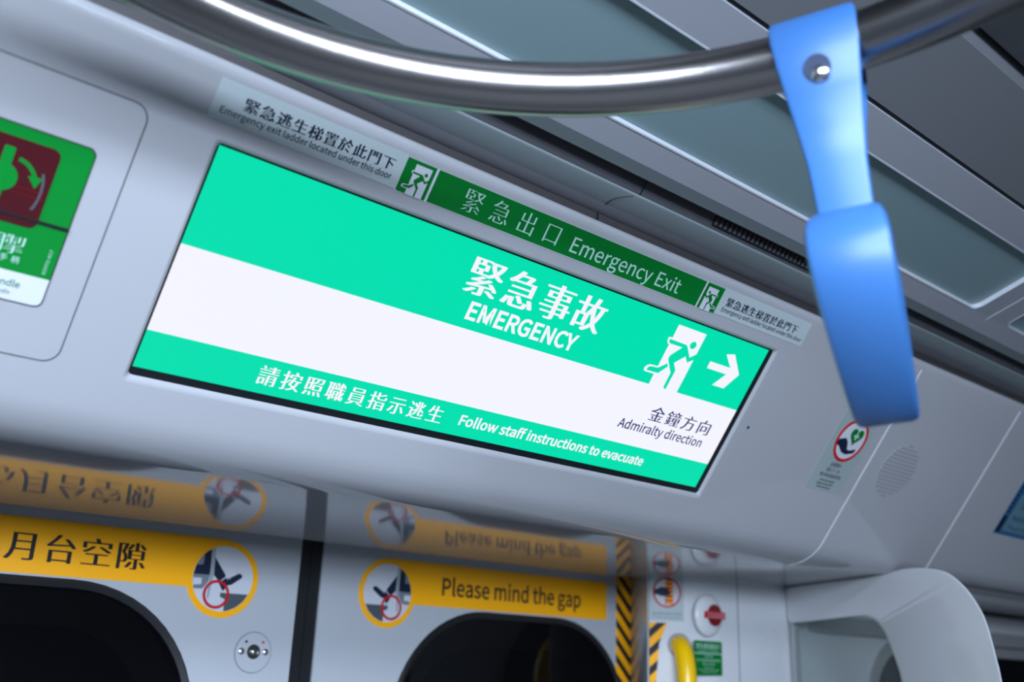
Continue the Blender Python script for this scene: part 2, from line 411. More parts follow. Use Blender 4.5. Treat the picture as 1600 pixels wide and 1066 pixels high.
# air grille in the dark duct
GX0, GX1 = 0.806, 1.060
t = thing('air_grille', 'black slotted air grille in the dark duct left of the blue strap', 'air grille', (0.94, 0.625, 0.478))
GR = Plane((0, 0.6285, 0.4742), (1, 0, 0), (0, -0.55, 0.835), (0, -0.835, -0.55))
mb = MB(); slab(mb, GR, rect(GX0, GX1, 0.0010, 0.0115), 0.0, 0.0012); mb.obj('backing', BLACK, t, smooth=False)
for i in range(30):
    x = GX0 + 0.002 + i * 0.0084
    mb = MB(); slab(mb, GR, rect(x, x + 0.0034, 0.0022, 0.0108), 0.0012, 0.0022); mb.obj('slat', RECESS, t, smooth=False)

# --- floor and what lies behind the walls
mb = MB(); box(mb, X0, X1, -1.45, 1.36, -1.80, -1.74); o = mb.obj('floor', FLOORM, smooth=False); setting(o, 'dark vinyl train floor', 'floor')
mb = MB(); mb.add([(X0, 2.1, -1.8), (X1, 2.1, -1.8), (X1, 2.1, 1.0), (X0, 2.1, 1.0)], [(0, 1, 2, 3)])
o = mb.obj('wall_tunnel', TUNNEL, smooth=False); setting(o, 'black tunnel wall outside the windows', 'tunnel wall')
mb = MB(); mb.add([(X1, -1.45, -1.74), (X1, 1.4, -1.74), (X1, 1.4, 0.7), (X1, -1.45, 0.7)], [(0, 1, 2, 3)])
o = mb.obj('wall_end', CEILM, smooth=False); setting(o, 'grey end wall of the carriage', 'wall')
mb = MB(); box(mb, X0, 1.50, 1.275, 1.50, 0.215, 0.24); o = mb.obj('trim_5', BLACK, fascia)
o.name = 'header_gap'

mb = MB(); box(mb, X0, X1, -1.50, -1.45, -1.74, 0.28); o = mb.obj('wall_opposite', WALLW, smooth=False); setting(o, 'grey wall on the opposite side of the carriage', 'wall')

# --- sliding door leaves
def fill_with_hole(mb, P, outer, inner, h, mi=0):
    """flat face between an outer rectangle and a rounded inner outline (same winding)"""
    n = len(inner); u0 = min(p[0] for p in outer); u1 = max(p[0] for p in outer); v0 = min(p[1] for p in outer); v1 = max(p[1] for p in outer)
    cx = sum(p[0] for p in inner) / n; cy = sum(p[1] for p in inner) / n
    out = []
    for (x, y) in inner:
        dx, dy = x - cx, y - cy
        s = min(((u1 - cx) if dx > 0 else (u0 - cx)) / dx if abs(dx) > 1e-9 else 1e9, ((v1 - cy) if dy > 0 else (v0 - cy)) / dy if abs(dy) > 1e-9 else 1e9)
        out.append((cx + dx * s, cy + dy * s))
    v = [P(x, y, h) for x, y in inner] + [P(x, y, h) for x, y in out]; f = []
    for i in range(n):
        j = (i + 1) % n; f.append((i, n + i, n + j, j))
    mb.add(v, f, mi)
    for c in ((u0, v0), (u1, v0), (u1, v1), (u0, v1)):
        for i in range(n):
            j = (i + 1) % n; a, b2 = out[i], out[j]
            if (abs(a[0] - c[0]) < 1e-7 and abs(b2[1] - c[1]) < 1e-7 or abs(a[1] - c[1]) < 1e-7 and abs(b2[0] - c[0]) < 1e-7) and not (abs(a[0] - b2[0]) < 1e-7 or abs(a[1] - b2[1]) < 1e-7):
                mb.add([P(*a, h), P(*c, h), P(*b2, h)], [(0, 1, 2)], mi)
def door_leaf(name, x0, x1, wx0, wx1, seal_left, label):
    root = thing(name, label, 'train door', ((x0 + x1) / 2, 1.33, -1.70)); root['kind'] = 'structure'
    zb, zt = -1.70, 0.20
    hole = rrect(wx0, wx1, -0.86, 0.079, 0.18, 14)
    mb = MB(); fill_with_hole(mb, DOOR, rect(x0, x1, zb, zt), hole, 0.0)
    mb.add([DOOR(x0, zb, 0), DOOR(x1, zb, 0), DOOR(x1, zt, 0), DOOR(x0, zt, 0), DOOR(x0, zb, -0.03), DOOR(x1, zb, -0.03), DOOR(x1, zt, -0.03), DOOR(x0, zt, -0.03)], [(0, 1, 5, 4), (1, 2, 6, 5), (2, 3, 7, 6), (3, 0, 4, 7)])
    mb.obj('leaf_panel', DOORM, root, smooth=False)
    mb = MB()
    o1, o2 = rrect(wx0 - 0.001, wx1 + 0.001, -0.861, 0.080, 0.181, 14), rrect(wx0 + 0.004, wx1 - 0.004, -0.856, 0.075, 0.176, 14)
    o3 = rrect(wx0 + 0.011, wx1 - 0.011, -0.849, 0.068, 0.169, 14)
    n = len(o1); v = [DOOR(u, w_, -0.002) for u, w_ in o1] + [DOOR(u, w_, 0.004) for u, w_ in o2] + [DOOR(u, w_, 0.0015) for u, w_ in o3] + [DOOR(u, w_, -0.03) for u, w_ in o3]
    mb.add(v, [(k * n + i, k * n + (i + 1) % n, (k + 1) * n + (i + 1) % n, (k + 1) * n + i) for k in range(3) for i in range(n)])
    mb.obj('window_gasket', BLACK, root)
    mb = MB(); flat(mb, DOOR, rrect(wx0 + 0.010, wx1 - 0.010, -0.85, 0.069, 0.17, 14), -0.001); mb.obj('window_pane', DGLASS, root, smooth=False)
    mb = MB(); ring(mb, DOOR, rrect(wx0 + 0.006, wx1 - 0.006, -0.852, 0.072, 0.172, 14), rrect(wx0 + 0.055, wx1 - 0.055, -0.80, 0.022, 0.13, 14), -0.034, -0.026)
    mb.obj('inner_frame', DGRAY, root)
    xa, xb = (x0 - 0.0185, x0) if seal_left else (x1, x1 + 0.0185)
    mb = MB(); slab(mb, DOOR, rect(xa, xb, zb, zt), -0.03, -0.004)
    xm = xb - 0.004 if seal_left else xa + 0.004
    mb.obj('rubber_seal', BLACK, root, smooth=False)
    return root
door_l = door_leaf('door_1', 0.0, 0.7155, 0.055, 0.58, False, 'grey sliding door leaf carrying the round door lock')
door_r = door_leaf('door_2', 0.7535, 1.436, 0.89, 1.415, True, 'grey sliding door leaf carrying the hazard striped tape')

# --- side wall: jamb, angled pillar, flat wall, window further along
plan = [(1.52, 1.42), (1.438, 1.345), (1.352, 1.238), (1.3375, 1.2075), (1.3370, 1.2050), (1.3824, 1.17973), (1.3947, 1.1729), (1.410, 1.1650), (1.425, 1.1585), (1.440, 1.1540), (1.456, 1.151), (1.475, 1.150), (1.665, 1.150), (1.70, 1.153)]
ztop = lambda x: 0.155 + 0.0065 * smooth((x - 1.33) / 0.12)
mb = MB(); v = []
for (x, y) in plan: v += [(x, y, -1.74), (x, y, 0.10), (x, y, 0.148), (x, y, 0.24)]
f = []; mi = []
for i in range(len(plan) - 1):
    for j in range(3): f.append((i * 4 + j, i * 4 + j + 1, i * 4 + 4 + j + 1, i * 4 + 4 + j)[::-1])
mb.add(v, f); mb.m = [1 if i < 3 * 3 else 0 for i in range(len(f))]
wall = mb.obj('wall_side', [WALLW, ALU], angle=25); setting(wall, 'white side wall with rounded door pillar', 'wall')
mb = MB(); slab(mb, SIDE, rect(1.5190, 1.5208, -1.7, 0.165), 0.0, 0.0005); mb.obj('joint', GROOVE, wall)
mb = MB(); slab(mb, PIL, rect(0.0010, 0.0022, -1.7, 0.16), 0.0, 0.0006); mb.obj('edge_joint', GROOVE, wall)
# wall behind the seats with its window
WY = Plane((0, 1.155, 0), (1, 0, 0), (0, 0, 1), (0, -1, 0))
mb = MB()
fill_with_hole(mb, WY, rect(1.69, 3.9, -1.74, 0.155), rrect(1.965, 3.6, -0.75, 0.060, 0.13, 12), 0)
fill_with_hole(mb, WY, rect(3.9, 6.5, -1.74, 0.155), rrect(4.1, 6.2, -0.75, 0.060, 0.13, 12), 0)
o = mb.obj('wall_seats', WALLW, smooth=False); setting(o, 'white wall behind the seats beyond the divider', 'wall')
for k_, (a, b_) in enumerate(((1.965, 3.6), (4.1, 6.2))):
    mb = MB(); ring(mb, WY, rrect(a - 0.02, b_ + 0.02, -0.77, 0.08, 0.15, 12), rrect(a + 0.004, b_ - 0.004, -0.746, 0.056, 0.126, 12), -0.03, 0.008)
    o = mb.obj('window_%d' % (k_ + 1), PIPE); setting(o, ('window beyond the divider glass', 'farthest side window')[k_], 'window')
    mb = MB(); flat(mb, WY, rrect(a, b_, -0.75, 0.06, 0.13, 12), -0.01); mb.obj('window_pane', DGLASS, o, smooth=False)
mb = MB(); box(mb, 1.75, 6.5, 1.125, 1.1549, 0.0815, 0.113); o = mb.obj('trim_5', PIPE); setting(o, 'grey ledge along the wall above the far window', 'wall trim')

# ================================================================== THINGS
# --- emergency display
t = thing('emergency_display', 'lit green and white EMERGENCY display screen set in the white panel', 'display screen', SCREEN((SX0 + SX1) / 2, 0))
mb = MB(); ring(mb, SCREEN, rect(SX0 - 0.006, SX1 + 0.006, SV0 - 0.008, SV1 + 0.006), rect(SX0 + 0.0006, 0.9695, 0.0035, 0.2000), -0.012, 0.0012)
mb.obj('bezel', BEZEL, t, smooth=False)
U0, U1, V0, V1 = SX0 + 0.0004, 0.9698, 0.0032, 0.2003
W0, W1 = 0.0374, 0.1150
DU, DV, DW, DH = 0.8078, 0.1147, 0.0484, 0.0769
mb = MB()
flat(mb, SCREEN, rect(U0, U1, V0, W0), 0, 0); flat(mb, SCREEN, rect(U0, U1, W0, W1), 0, 1); flat(mb, SCREEN, rect(U0, U1, W1, V1), 0, 0)
mb.obj('screen_picture', [SGREEN, SWHITE], t, smooth=False)
mb = MB()
cjk(mb, SCREEN, '緊急事故', 0.5185, 0.7005, 0.1497, 0.1885, 0.0003, cw=0.041, wt=0.036, thin=-0.004)
latin(mb, SCREEN, 'EMERGENCY', 0.5360, 0.6815, 0.1252, 0.1428, 0.0003, bold=0.032)
cjk(mb, SCREEN, '請按照職員指示逃生', 0.3605, 0.5630, 0.0118, 0.0308, 0.0003, wt=0.032, thin=-0.008)
latin(mb, SCREEN, 'Follow staff instructions to evacuate', 0.5847, 0.8605, 0.0160, 0.0270, 0.0003, bold=0.028)
arrow = ([(0.8834, 0.1542), (0.8834, 0.1632), (0.921, 0.1632), (0.9035, 0.1773), (0.9172, 0.1807), (0.9413, 0.1585), (0.9272, 0.1366), (0.9056, 0.1366), (0.9197, 0.1542)])
mb.lines('lettering', SWHITE, t)
mb = MB()
cjk(mb, SCREEN, '金鐘方向', 0.8325, 0.9425, 0.0728, 0.0920, 0.0003, mi=0, cw=0.0245, wt=0.022, thin=-0.008)
latin(mb, SCREEN, 'Admiralty direction', 0.7927, 0.9395, 0.0566, 0.0678, 0.0003, bold=0.014)
mb.lines('lettering', SNAVY, t)
RUN = dict(
 head=[(0.749 + 0.105 * cos(a * pi / 12), 0.775 + 0.06 * sin(a * pi / 12)) for a in range(24)],
 body=[(-0.043, 0.753), (0.53, 0.749), (0.598, 0.726), (0.834, 0.578), (1.004, 0.669), (1.082, 0.664), (1.002, 0.569), (0.832, 0.495), (0.688, 0.577), (0.433, 0.429), (0.6, 0.322), (0.591, 0.026), (0.583, 0.003), (0.532, 0.004), (0.487, 0.038), (0.487, 0.265), (0.207, 0.447), (0.189, 0.49), (0.205, 0.525), (0.448, 0.692), (-0.002, 0.69), (-0.047, 0.712), (-0.066, 0.742)],
 leg=[(0.238, 0.392), (0.306, 0.347), (0.101, 0.206), (-0.308, 0.203), (-0.279, 0.253), (-0.222, 0.275), (0.023, 0.286)],
 legw=[(-0.376, 0.196), (-0.384, 0.23), (-0.339, 0.273), (-0.261, 0.3), (0.002, 0.306), (0.092, 0.31), (0.119, 0.209), (0.064, 0.184), (-0.01, 0.177), (-0.333, 0.177)],
 armw=[(-0.064, 0.68), (-0.115, 0.732), (-0.123, 0.764), (-0.092, 0.782), (0.047, 0.783), (0.164, 0.701), (0.004, 0.671)])
def runner(mb, P, u, v, du, dv, h, green, white, mirror=False):
    def q(k): return [((u + du * (1 - x)) if mirror else (u + du * x), v + dv * y) for x, y in RUN[k]]
    flat(mb, P, rect(u, u + du, v, v + dv), h, white)
    for k in ('legw', 'armw'): flat(mb, P, q(k), h + 0.0001, white)
    for k in ('body', 'leg', 'head'): flat(mb, P, q(k), h + 0.0002, green)
mb = MB(); flat(mb, SCREEN, arrow, 0.0003); mb.obj('arrow', SWHITE, t, smooth=False)
mb = MB(); runner(mb, SCREEN, DU, DV, DW, DH, 0.0003, 0, 1); mb.obj('running_figure', [SGREEN, SWHITE], t, smooth=False)

# --- stickers above the screen
t = thing('ladder_sticker', 'pale ladder sticker with larger lettering, left of the green exit strip', 'sticker', FASC(0.32, 0.218))
mb = MB(); slab(mb, FASC, rrect(0.2362, 0.4076, 0.2186, 0.2503, 0.001, 2), 0.0, 0.0004); mb.obj('backing', STICK, t, smooth=False)
mb = MB(); cjk(mb, FASC, '緊急逃生梯置於此門下', 0.2595, 0.3985, 0.2318, 0.2430, 0.0006, cw=0.0125, wt=0.034, thin=-0.006); latin(mb, FASC, 'Emergency exit ladder located under this door', 0.2433, 0.4000, 0.2245, 0.2298, 0.0006, bold=0.014)
mb.lines('lettering', NAVY, t)
t = thing('exit_strip', 'long dark green Emergency Exit strip with two running figures above the screen', 'sign', FASC(0.63, 0.217))
mb = MB(); slab(mb, FASC, rect(0.4078, 0.8435, 0.2172, 0.2489), 0.0, 0.0004); mb.obj('backing', PAPER, t, smooth=False)
mb = MB(); slab(mb, FASC, rect(0.4414, 0.8110, 0.2180, 0.2486), 0.0004, 0.0006); mb.obj('green_band', DKGREEN, t, smooth=False)
mb = MB(); slab(mb, FASC, rect(0.4081, 0.4388, 0.2178, 0.2487), 0.0004, 0.0006, 0); runner(mb, FASC, 0.4180, 0.2174, 0.0171, 0.0281, 0.0008, 0, 1); mb.obj('running_figure', [DKGREEN, PAPER], t, smooth=False)
mb = MB(); slab(mb, FASC, rect(0.8137, 0.8432, 0.2178, 0.2487), 0.0004, 0.0006, 0); runner(mb, FASC, 0.8178, 0.2174, 0.0169, 0.0272, 0.0008, 0, 1, True); mb.obj('running_figure', [DKGREEN, PAPER], t, smooth=False)
mb = MB(); cjk(mb, FASC, '緊急出口', 0.4755, 0.5965, 0.2222, 0.2448, 0.0008, wt=0.02, thin=-0.018); latin(mb, FASC, 'Emergency Exit', 0.6127, 0.7765, 0.2235, 0.2390, 0.0008, bold=0.006); mb.lines('lettering', MINTP, t)
t = thing('ladder_sticker', 'pale ladder sticker with small lettering, right of the green exit strip', 'sticker', FASC(0.93, 0.218))
mb = MB(); slab(mb, FASC, rrect(0.8437, 1.0135, 0.2186, 0.2503, 0.001, 2), 0.0, 0.0004); mb.obj('backing', STICK, t, smooth=False)
mb = MB(); cjk(mb, FASC, '緊急逃生梯置於此門下', 0.8545, 0.9925, 0.2305, 0.2415, 0.0006, cw=0.0125, wt=0.034, thin=-0.006); latin(mb, FASC, 'Emergency exit ladder located under this door', 0.8527, 1.0089, 0.2235, 0.2286, 0.0006, bold=0.014)
mb.lines('lettering', NAVY, t)

# --- emergency door release box at the left
t = thing('door_release', 'green door release box with dark red window in the white panel', 'door release', FASC(0.118, 0.0))
mb = MB(); o1 = rrect(0.040, 0.1975, -0.0065, 0.2095, 0.013); o2 = rrect(0.0412, 0.1963, -0.0053, 0.2083, 0.012)
ring(mb, FASC, o1, o2, 0.0, 0.0004); mb.obj('cover_joint', GROOVE, t)
mb = MB(); slab(mb, FASC, o2, 0.0, 0.0012); mb.obj('cover', WHITE, t, smooth=False)
g1, g2 = rrect(0.0650, 0.1722, 0.0362, 0.1658, 0.006), rrect(0.0659, 0.1713, 0.0372, 0.1648, 0.0055)
mb = MB(); ring(mb, FASC, g1, g2, 0.0012, 0.002); mb.obj('plate_edge', BLACK, t)
mb = MB(); slab(mb, FASC, g2, 0.0012, 0.0024, 0); mb.obj('green_plate', GREENP, t, smooth=False)
mb = MB(); slab(mb, FASC, [(0.0659, 0.0595), (0.0659, 0.0430), (0.0665, 0.0400), (0.068, 0.0380), (0.0714, 0.0372), (0.1658, 0.0372), (0.169, 0.0380), (0.1707, 0.040), (0.1713, 0.043), (0.1713, 0.0595)], 0.0024, 0.0027); mb.obj('white_plate', PAPER, t, smooth=False)
mb = MB(); slab(mb, FASC, rrect(0.0865, 0.1500, 0.0950, 0.1565, 0.006), 0.0024, 0.0032); mb.obj('red_window', REDK, t, smooth=False)
mb = MB(); slab(mb, FASC, rect(0.0655, 0.1717, 0.1006, 0.1024), 0.0024, 0.0040); mb.obj('hinge_joint', BLACK, t, smooth=False)
mb = MB()
flat(mb, FASC, ell(0.1175, 0.1265, 0.0105), 0.0036); flat(mb, FASC, rrect(0.1137, 0.1210, 0.104, 0.149, 0.0012, 3), 0.0037)
pts = [(0.1235 + 0.0185 * sin(radians(a)) * 0.9, 0.1235 + 0.0185 * cos(radians(a))) for a in range(5, 66, 6)]
strip(mb, FASC, pts, 0.0030, 0.0036)
e = pts[-1]; flat(mb, FASC, [(e[0] - 0.0050, e[1] + 0.0008), (e[0] + 0.0048, e[1] + 0.0018), (e[0] + 0.0018, e[1] - 0.0070)], 0.0037)
mb.obj('turn_symbol', GREENP, t, smooth=False)
mb = MB()
for yy in (0.1225, 0.1180): strip(mb, FASC, [(0.128, yy), (0.1478, yy)], 0.0005, 0.0036)
mb.obj('gauge_lines', REDB, t, smooth=False)
mb = MB(); strip(mb, FASC, [(0.1432 - 0.004 + 0.006 * sin(radians(a)), 0.1225 + 0.017 * cos(radians(a))) for a in range(35, 146, 10)], 0.0017, 0.0035); mb.obj('window_gauge', GREYD, t, smooth=False)
mb = MB()
cjk(mb, FASC, '緊急開門掣', 0.078, 0.1478, 0.0725, 0.0870, 0.0028, wt=0.02)
cjk(mb, FASC, '請拉下手柄', 0.1090, 0.1472, 0.0660, 0.0715, 0.0028, serif=False)
v, f = glyphs('E0372-017', 0.0); mb.mark()
mb.add([FASC(0.1668 - y * 0.0030, 0.063 + x * 0.0042, 0.0028) for x, y in v], f)
mb.lines('lettering', MINTP, t)
mb = MB(); latin(mb, FASC, 'Emergency handle', None, 0.1532, 0.0480, 0.0530, 0.0030, bold=0.01); latin(mb, FASC, 'Pull down handle', None, 0.1482, 0.0418, 0.0448, 0.0030)
mb.lines('lettering', DKGREEN, t)

# --- red ringed first aid sticker right of the screen
t = thing('defibrillator_sticker', 'pale sticker with red ring, green heart and hand below the strap', 'sticker', FASC(1.21, 0.041))
mb = MB(); slab(mb, FASC, rrect(1.1690, 1.2560, 0.0408, 0.1640, 0.001, 2), 0.0, 0.0004); mb.obj('backing', STICKG, t, smooth=False)
AC = (1.2145, 0.1222)
mb = MB(); flat(mb, FASC, ell(*AC, 0.0300), 0.0006, 0); ring(mb, FASC, ell(*AC, 0.0335), ell(*AC, 0.0287), 0.0004, 0.0009, 1); mb.obj('ring', [PAPER, REDP], t, smooth=False)
heart = []
for i in range(40):
    a = 2 * pi * i / 40; heart.append((AC[0] + 0.0060 + 0.00092 * 16 * sin(a) ** 3, AC[1] + 0.0078 + 0.00092 * (13 * cos(a) - 5 * cos(2 * a) - 2 * cos(3 * a) - cos(4 * a))))
mb = MB(); flat(mb, FASC, heart, 0.0008, 0); hx, hy = AC[0] + 0.0060, AC[1] + 0.0080
flat(mb, FASC, rect(hx - 0.0015, hx + 0.0015, hy - 0.0055, hy + 0.0055), 0.0010, 1); flat(mb, FASC, rect(hx - 0.0055, hx + 0.0055, hy - 0.0015, hy + 0.0015), 0.0010, 1); mb.obj('heart', [DKGREEN, PAPER], t, smooth=False)
mb = MB(); flat(mb, FASC, [(AC[0] + x * 0.001, AC[1] + y * 0.001) for x, y in ((-28, -2), (-14, 2), (-6, -3), (-1, -11), (1, -14), (9, -14), (19, -10), (21, -13), (18, -17), (2, -21.5), (-10, -19), (-20, -12), (-29, -10))], 0.0009); mb.obj('hand_symbol', NAVY, t, smooth=False)
mb = MB()
cjk(mb, FASC, '設置體外', 1.199, 1.226, 0.0790, 0.0855, 0.0006, serif=False); cjk(mb, FASC, '請在下一站', 1.196, 1.228, 0.0705, 0.0765, 0.0006, serif=False); cjk(mb, FASC, '要求車站職員協助', 1.187, 1.238, 0.0620, 0.0680, 0.0006, serif=False)
for i, s in enumerate(('If you feel unwell', 'please contact staff', 'at the next station')): latin(mb, FASC, s, 1.194 - 0.003 * (i == 1), 1.2280, 0.0553 - 0.0052 * i, 0.0585 - 0.0052 * i, 0.0006, bold=0.02)
mb.lines('lettering', INK, t)

# --- speaker grille
t = thing('speaker_grille', 'round perforated speaker grille in the panel right of the hand and heart sticker', 'speaker grille', FASC(1.3605, 0.098))
mb = MB(); slab(mb, FASC, ell(1.3605, 0.098, 0.0445, 0.0445), -0.001, 0.0004); mb.obj('cover', WHITE, t, smooth=False)
mb = MB()
for i in range(-7, 8):
    for j in range(-7, 8):
        x, y = i * 0.0064 + (0.0032 if j % 2 else 0), j * 0.0060
        if hypot(x, y) < 0.0425: flat(mb, FASC, ell(1.3605 + x, 0.098 + y, 0.0015, k=8), 0.0006)
o = mb.obj('perforation', GROOVE, t, smooth=False)

# --- blue notice at the right edge
t = thing('blue_notice', 'blue and white printed notice at the right edge of the photo', 'notice', FASC(1.85, 0.04))
mb = MB(); slab(mb, FASC, rect(1.7330, 1.98, 0.0400, 0.190), 0.0, 0.0006, 0); mb.obj('backing', POSTB, t, smooth=False)
mb = MB()
flat(mb, FASC, rect(1.755, 1.975, 0.048, 0.120), 0.0008, 0)
mb.obj('pale_field', POSTL, t, smooth=False)
mb = MB(); flat(mb, FASC, rect(1.7345, 1.7500, 0.0430, 0.0760), 0.0008)
for i in range(12): flat(mb, FASC, rect(1.7360, 1.7470, 0.082 + i * 0.008, 0.087 + i * 0.008), 0.0008)
mb.obj('printed_border', NAVY, t, smooth=False); mb = MB()
cjk(mb, FASC, '注', 1.772, 1.790, 0.094, 0.112, 0.0010, serif=False); cjk(mb, FASC, '意', 1.812, 1.830, 0.094, 0.112, 0.0010, serif=False)
latin(mb, FASC, 'Notice', 1.768, 1.83, 0.070, 0.080, 0.0010); latin(mb, FASC, 'Please hold the handrail', 1.768, 1.97, 0.053, 0.060, 0.0010)
mb.lines('lettering', NAVY, t)

# --- mind the gap stickers
GAP = dict(
 dark=[(-0.49, 0.865), (-0.46, 0.35), (-0.46, 0.08), (-0.99, 0.07), (-0.93, 0.36), (-0.74, 0.37), (-0.70, 0.42), (-0.71, 0.70), (-0.62, 0.78)],
 gray=[(-0.99, 0.07), (-0.46, 0.08), (-0.48, -0.12), (-0.64, -0.35), (-0.93, -0.36), (-0.98, -0.15)],
 gwin=[(-0.985, -0.04), (-0.73, -0.03), (-0.7, -0.06), (-0.7, -0.22), (-0.96, -0.25)],
 gtop=[(-0.93, 0.36), (-0.74, 0.37), (-0.70, 0.42), (-0.71, 0.70), (-0.80, 0.60)],
 door=[(-0.49, 0.865), (-0.37, 0.925), (-0.32, 0.11), (-0.38, -0.28), (-0.41, -0.63), (-0.47, -0.61), (-0.46, 0.08), (-0.46, 0.35)],
 leg=[(-0.35, 0.63), (0.07, 0.1), (0.06, 0.06), (-0.07, -0.06), (-0.16, -0.07), (-0.32, 0.08)],
 shoe=[(0.08, 0.03), (0.12, 0.03), (0.13, -0.02), (0.155, -0.02), (0.165, 0.04), (0.20, 0.045), (0.205, 0.0), (0.23, 0.0), (0.24, 0.06), (0.3, 0.08), (0.49, 0.19), (0.58, 0.18), (0.63, 0.13), (0.61, 0.06), (0.29, -0.17), (0.16, -0.2), (0.05, -0.37), (-0.0, -0.35), (-0.13, -0.15), (-0.04, -0.07)],
 plat=[(-0.04, -0.43), (0.895, -0.43), (0.74, -0.665), (0.52, -0.845), (0.29, -0.95), (0.13, -0.985), (0.12, -0.61), (-0.04, -0.56)])
def gap_sticker(label, cx, cz_, band, sgn, loc):
    t = thing('gap_sticker', label, 'sticker', loc)
    mb = MB(); slab(mb, DOOR, rect(*band, 0.0815, 0.1495), 0.0, 0.0005); slab(mb, DOOR, ell(cx, cz_, 0.0527, k=56), 0.0, 0.0006); mb.obj('backing', YEL, t, smooth=False)
    mb = MB(); r = 0.0444; q = lambda k: [(cx + sgn * x * r, cz_ + y * r) for x, y in GAP[k]]
    flat(mb, DOOR, ell(cx, cz_, r, k=56), 0.0009, 0)
    for k, m_, h in (('gray', 1, 0.0011), ('dark', 2, 0.0011), ('gtop', 1, 0.0013), ('gwin', 0, 0.0013), ('door', 3, 0.0013), ('leg', 2, 0.0013), ('shoe', 2, 0.0013), ('plat', 4, 0.0011)): flat(mb, DOOR, q(k), h, m_)
    c = (cx - sgn * 0.18 * r, cz_ - 0.49 * r); ring(mb, DOOR, ell(*c, 0.435 * r), ell(*c, 0.35 * r), 0.0014, 0.0017, 5)
    mb.obj('pictogram', [PAPER, GREYP, NAVY, LGREYP, GREYD, REDP], t, smooth=False)
    return t
t = gap_sticker('yellow gap sticker with large black Chinese characters on the left door leaf', 0.5982, 0.0958, (0.06, 0.60), 1, DOOR(0.33, 0.08))
mb = MB(); cjk(mb, DOOR, '請小心月台空隙', 0.178, 0.4865, 0.0965, 0.1325, 0.0009, cw=0.0395, wt=0.034, thin=-0.012); mb.lines('lettering', INK, t)
t = gap_sticker('yellow Please mind the gap sticker on the right door leaf', 0.8722, 0.0962, (0.87, 1.3605), -1, DOOR(1.1, 0.08))
mb = MB(); latin(mb, DOOR, 'Please mind the gap', 0.9775, 1.2925, 0.1003, 0.1268, 0.0009, bold=0.018); mb.lines('lettering', INK, t)
mb = MB(); strip(mb, DOOR, [(1.3560, 0.088), (1.3560, 0.112)], 0.0006, 0.0009); mb.obj('fine_print', INK, t, smooth=False)

# --- round door lock on the left leaf
t = thing('door_lock', 'round grey door lock with steel keyhole below the left gap picture', 'lock', DOOR(0.656, 0.0))
lk = (0.6560, -0.0005)
mb = MB(); ring(mb, DOOR, ell(*lk, 0.0278), ell(*lk, 0.0268), 0.0, 0.0004); mb.obj('plate_joint', GROOVE, t)
mb = MB(); slab(mb, DOOR, ell(*lk, 0.0268), 0.0, 0.0010); mb.obj('plate', DOORM, t, smooth=False)
for sx in (-0.0180, 0.0185):
    mb = MB(); dome(mb, DOOR, lk[0] + sx, lk[1] + 0.001, 0.0050, 0.0030, base=0.001); mb.obj('screw', CHROME, t)
mb = MB(); ring(mb, DOOR, ell(lk[0], lk[1] + 0.001, 0.0098), ell(lk[0], lk[1] + 0.001, 0.0072), 0.001, 0.0022); flat(mb, DOOR, ell(lk[0], lk[1] + 0.001, 0.0075), 0.0012); mb.obj('keyway', STEEL, t)
mb = MB(); dome(mb, DOOR, lk[0] - 0.0005, lk[1] + 0.001, 0.0042, 0.004, base=0.0012); mb.obj('lock_core', CHROME, t)
for sx, m_, nm in ((-0.0120, INK, 'black_dot'), (0.0135, REDP, 'red_dot')):
    mb = MB(); slab(mb, DOOR, ell(lk[0] + sx, lk[1] + 0.0142, 0.0019, k=14), 0.001, 0.0014); mb.obj(nm, m_, t, smooth=False)

# --- hazard tapes
def hazard(name, label, P, zones, u0, u1, period, rise, phase, h=0.0005):
    """diagonal black and yellow bands, clipped to an outline u_max(z)"""
    mb = MB(); zb = min(z[0] for z in zones); k = int((max(z[1] for z in zones) - zb) / period) + 4
    def clip(poly, f_in, f_cut):
        out = []
        for i in range(len(poly)):
            a, b2 = poly[i], poly[(i + 1) % len(poly)]
            ia, ib = f_in(a), f_in(b2)
            if ia: out.append(a)
            if ia != ib: out.append(f_cut(a, b2))
        return out
    def zcut(zc): return lambda a, b2: (a[0] + (b2[0] - a[0]) * (zc - a[1]) / (b2[1] - a[1]), zc)
    for z0, z1, poly_clip in zones:
      for i in range(-3, k):
        for j in (0, 1):
            zz = zb + phase + (i + (0.46 if j else 0)) * period; hh = period * (0.54 if j else 0.46)
            p = [(u0, zz), (u1, zz + rise), (u1, zz + rise + hh), (u0, zz + hh)]
            p = clip(p, lambda q: q[1] <= z1, zcut(z1))
            if len(p) > 2: p = clip(p, lambda q: q[1] >= z0, zcut(z0))
            for (a, b2, c2) in poly_clip:          # keep a*u + b*z <= c
                if len(p) > 2:
                    p = clip(p, lambda q: a * q[0] + b2 * q[1] <= c2, lambda q, w_: (lambda s: (q[0] + (w_[0] - q[0]) * s, q[1] + (w_[1] - q[1]) * s))((c2 - a * q[0] - b2 * q[1]) / (a * (w_[0] - q[0]) + b2 * (w_[1] - q[1]))))
            if len(p) > 2: slab(mb, P, p, 0.0, h, j)
    o = mb.obj(name, [INK, YEL], smooth=False); return tag(o, label, 'hazard tape')
hazard('hazard_tape', 'black and yellow striped tape down the right edge of the right door leaf', DOOR, [(-1.2, 0.172, [])], 1.3870, 1.4345, 0.0315, -0.048, 0.012)
hazard('hazard_tape', 'short black and yellow striped tape on the white pillar under the hand sticker', PIL, [(0.0422, 0.0765, [(1, -0.436, 0.002)]), (-0.9, 0.0422, [(1, -0.10, 0.0162)])], 0.0022, 0.060, 0.0315, 0.050, 0.0046)
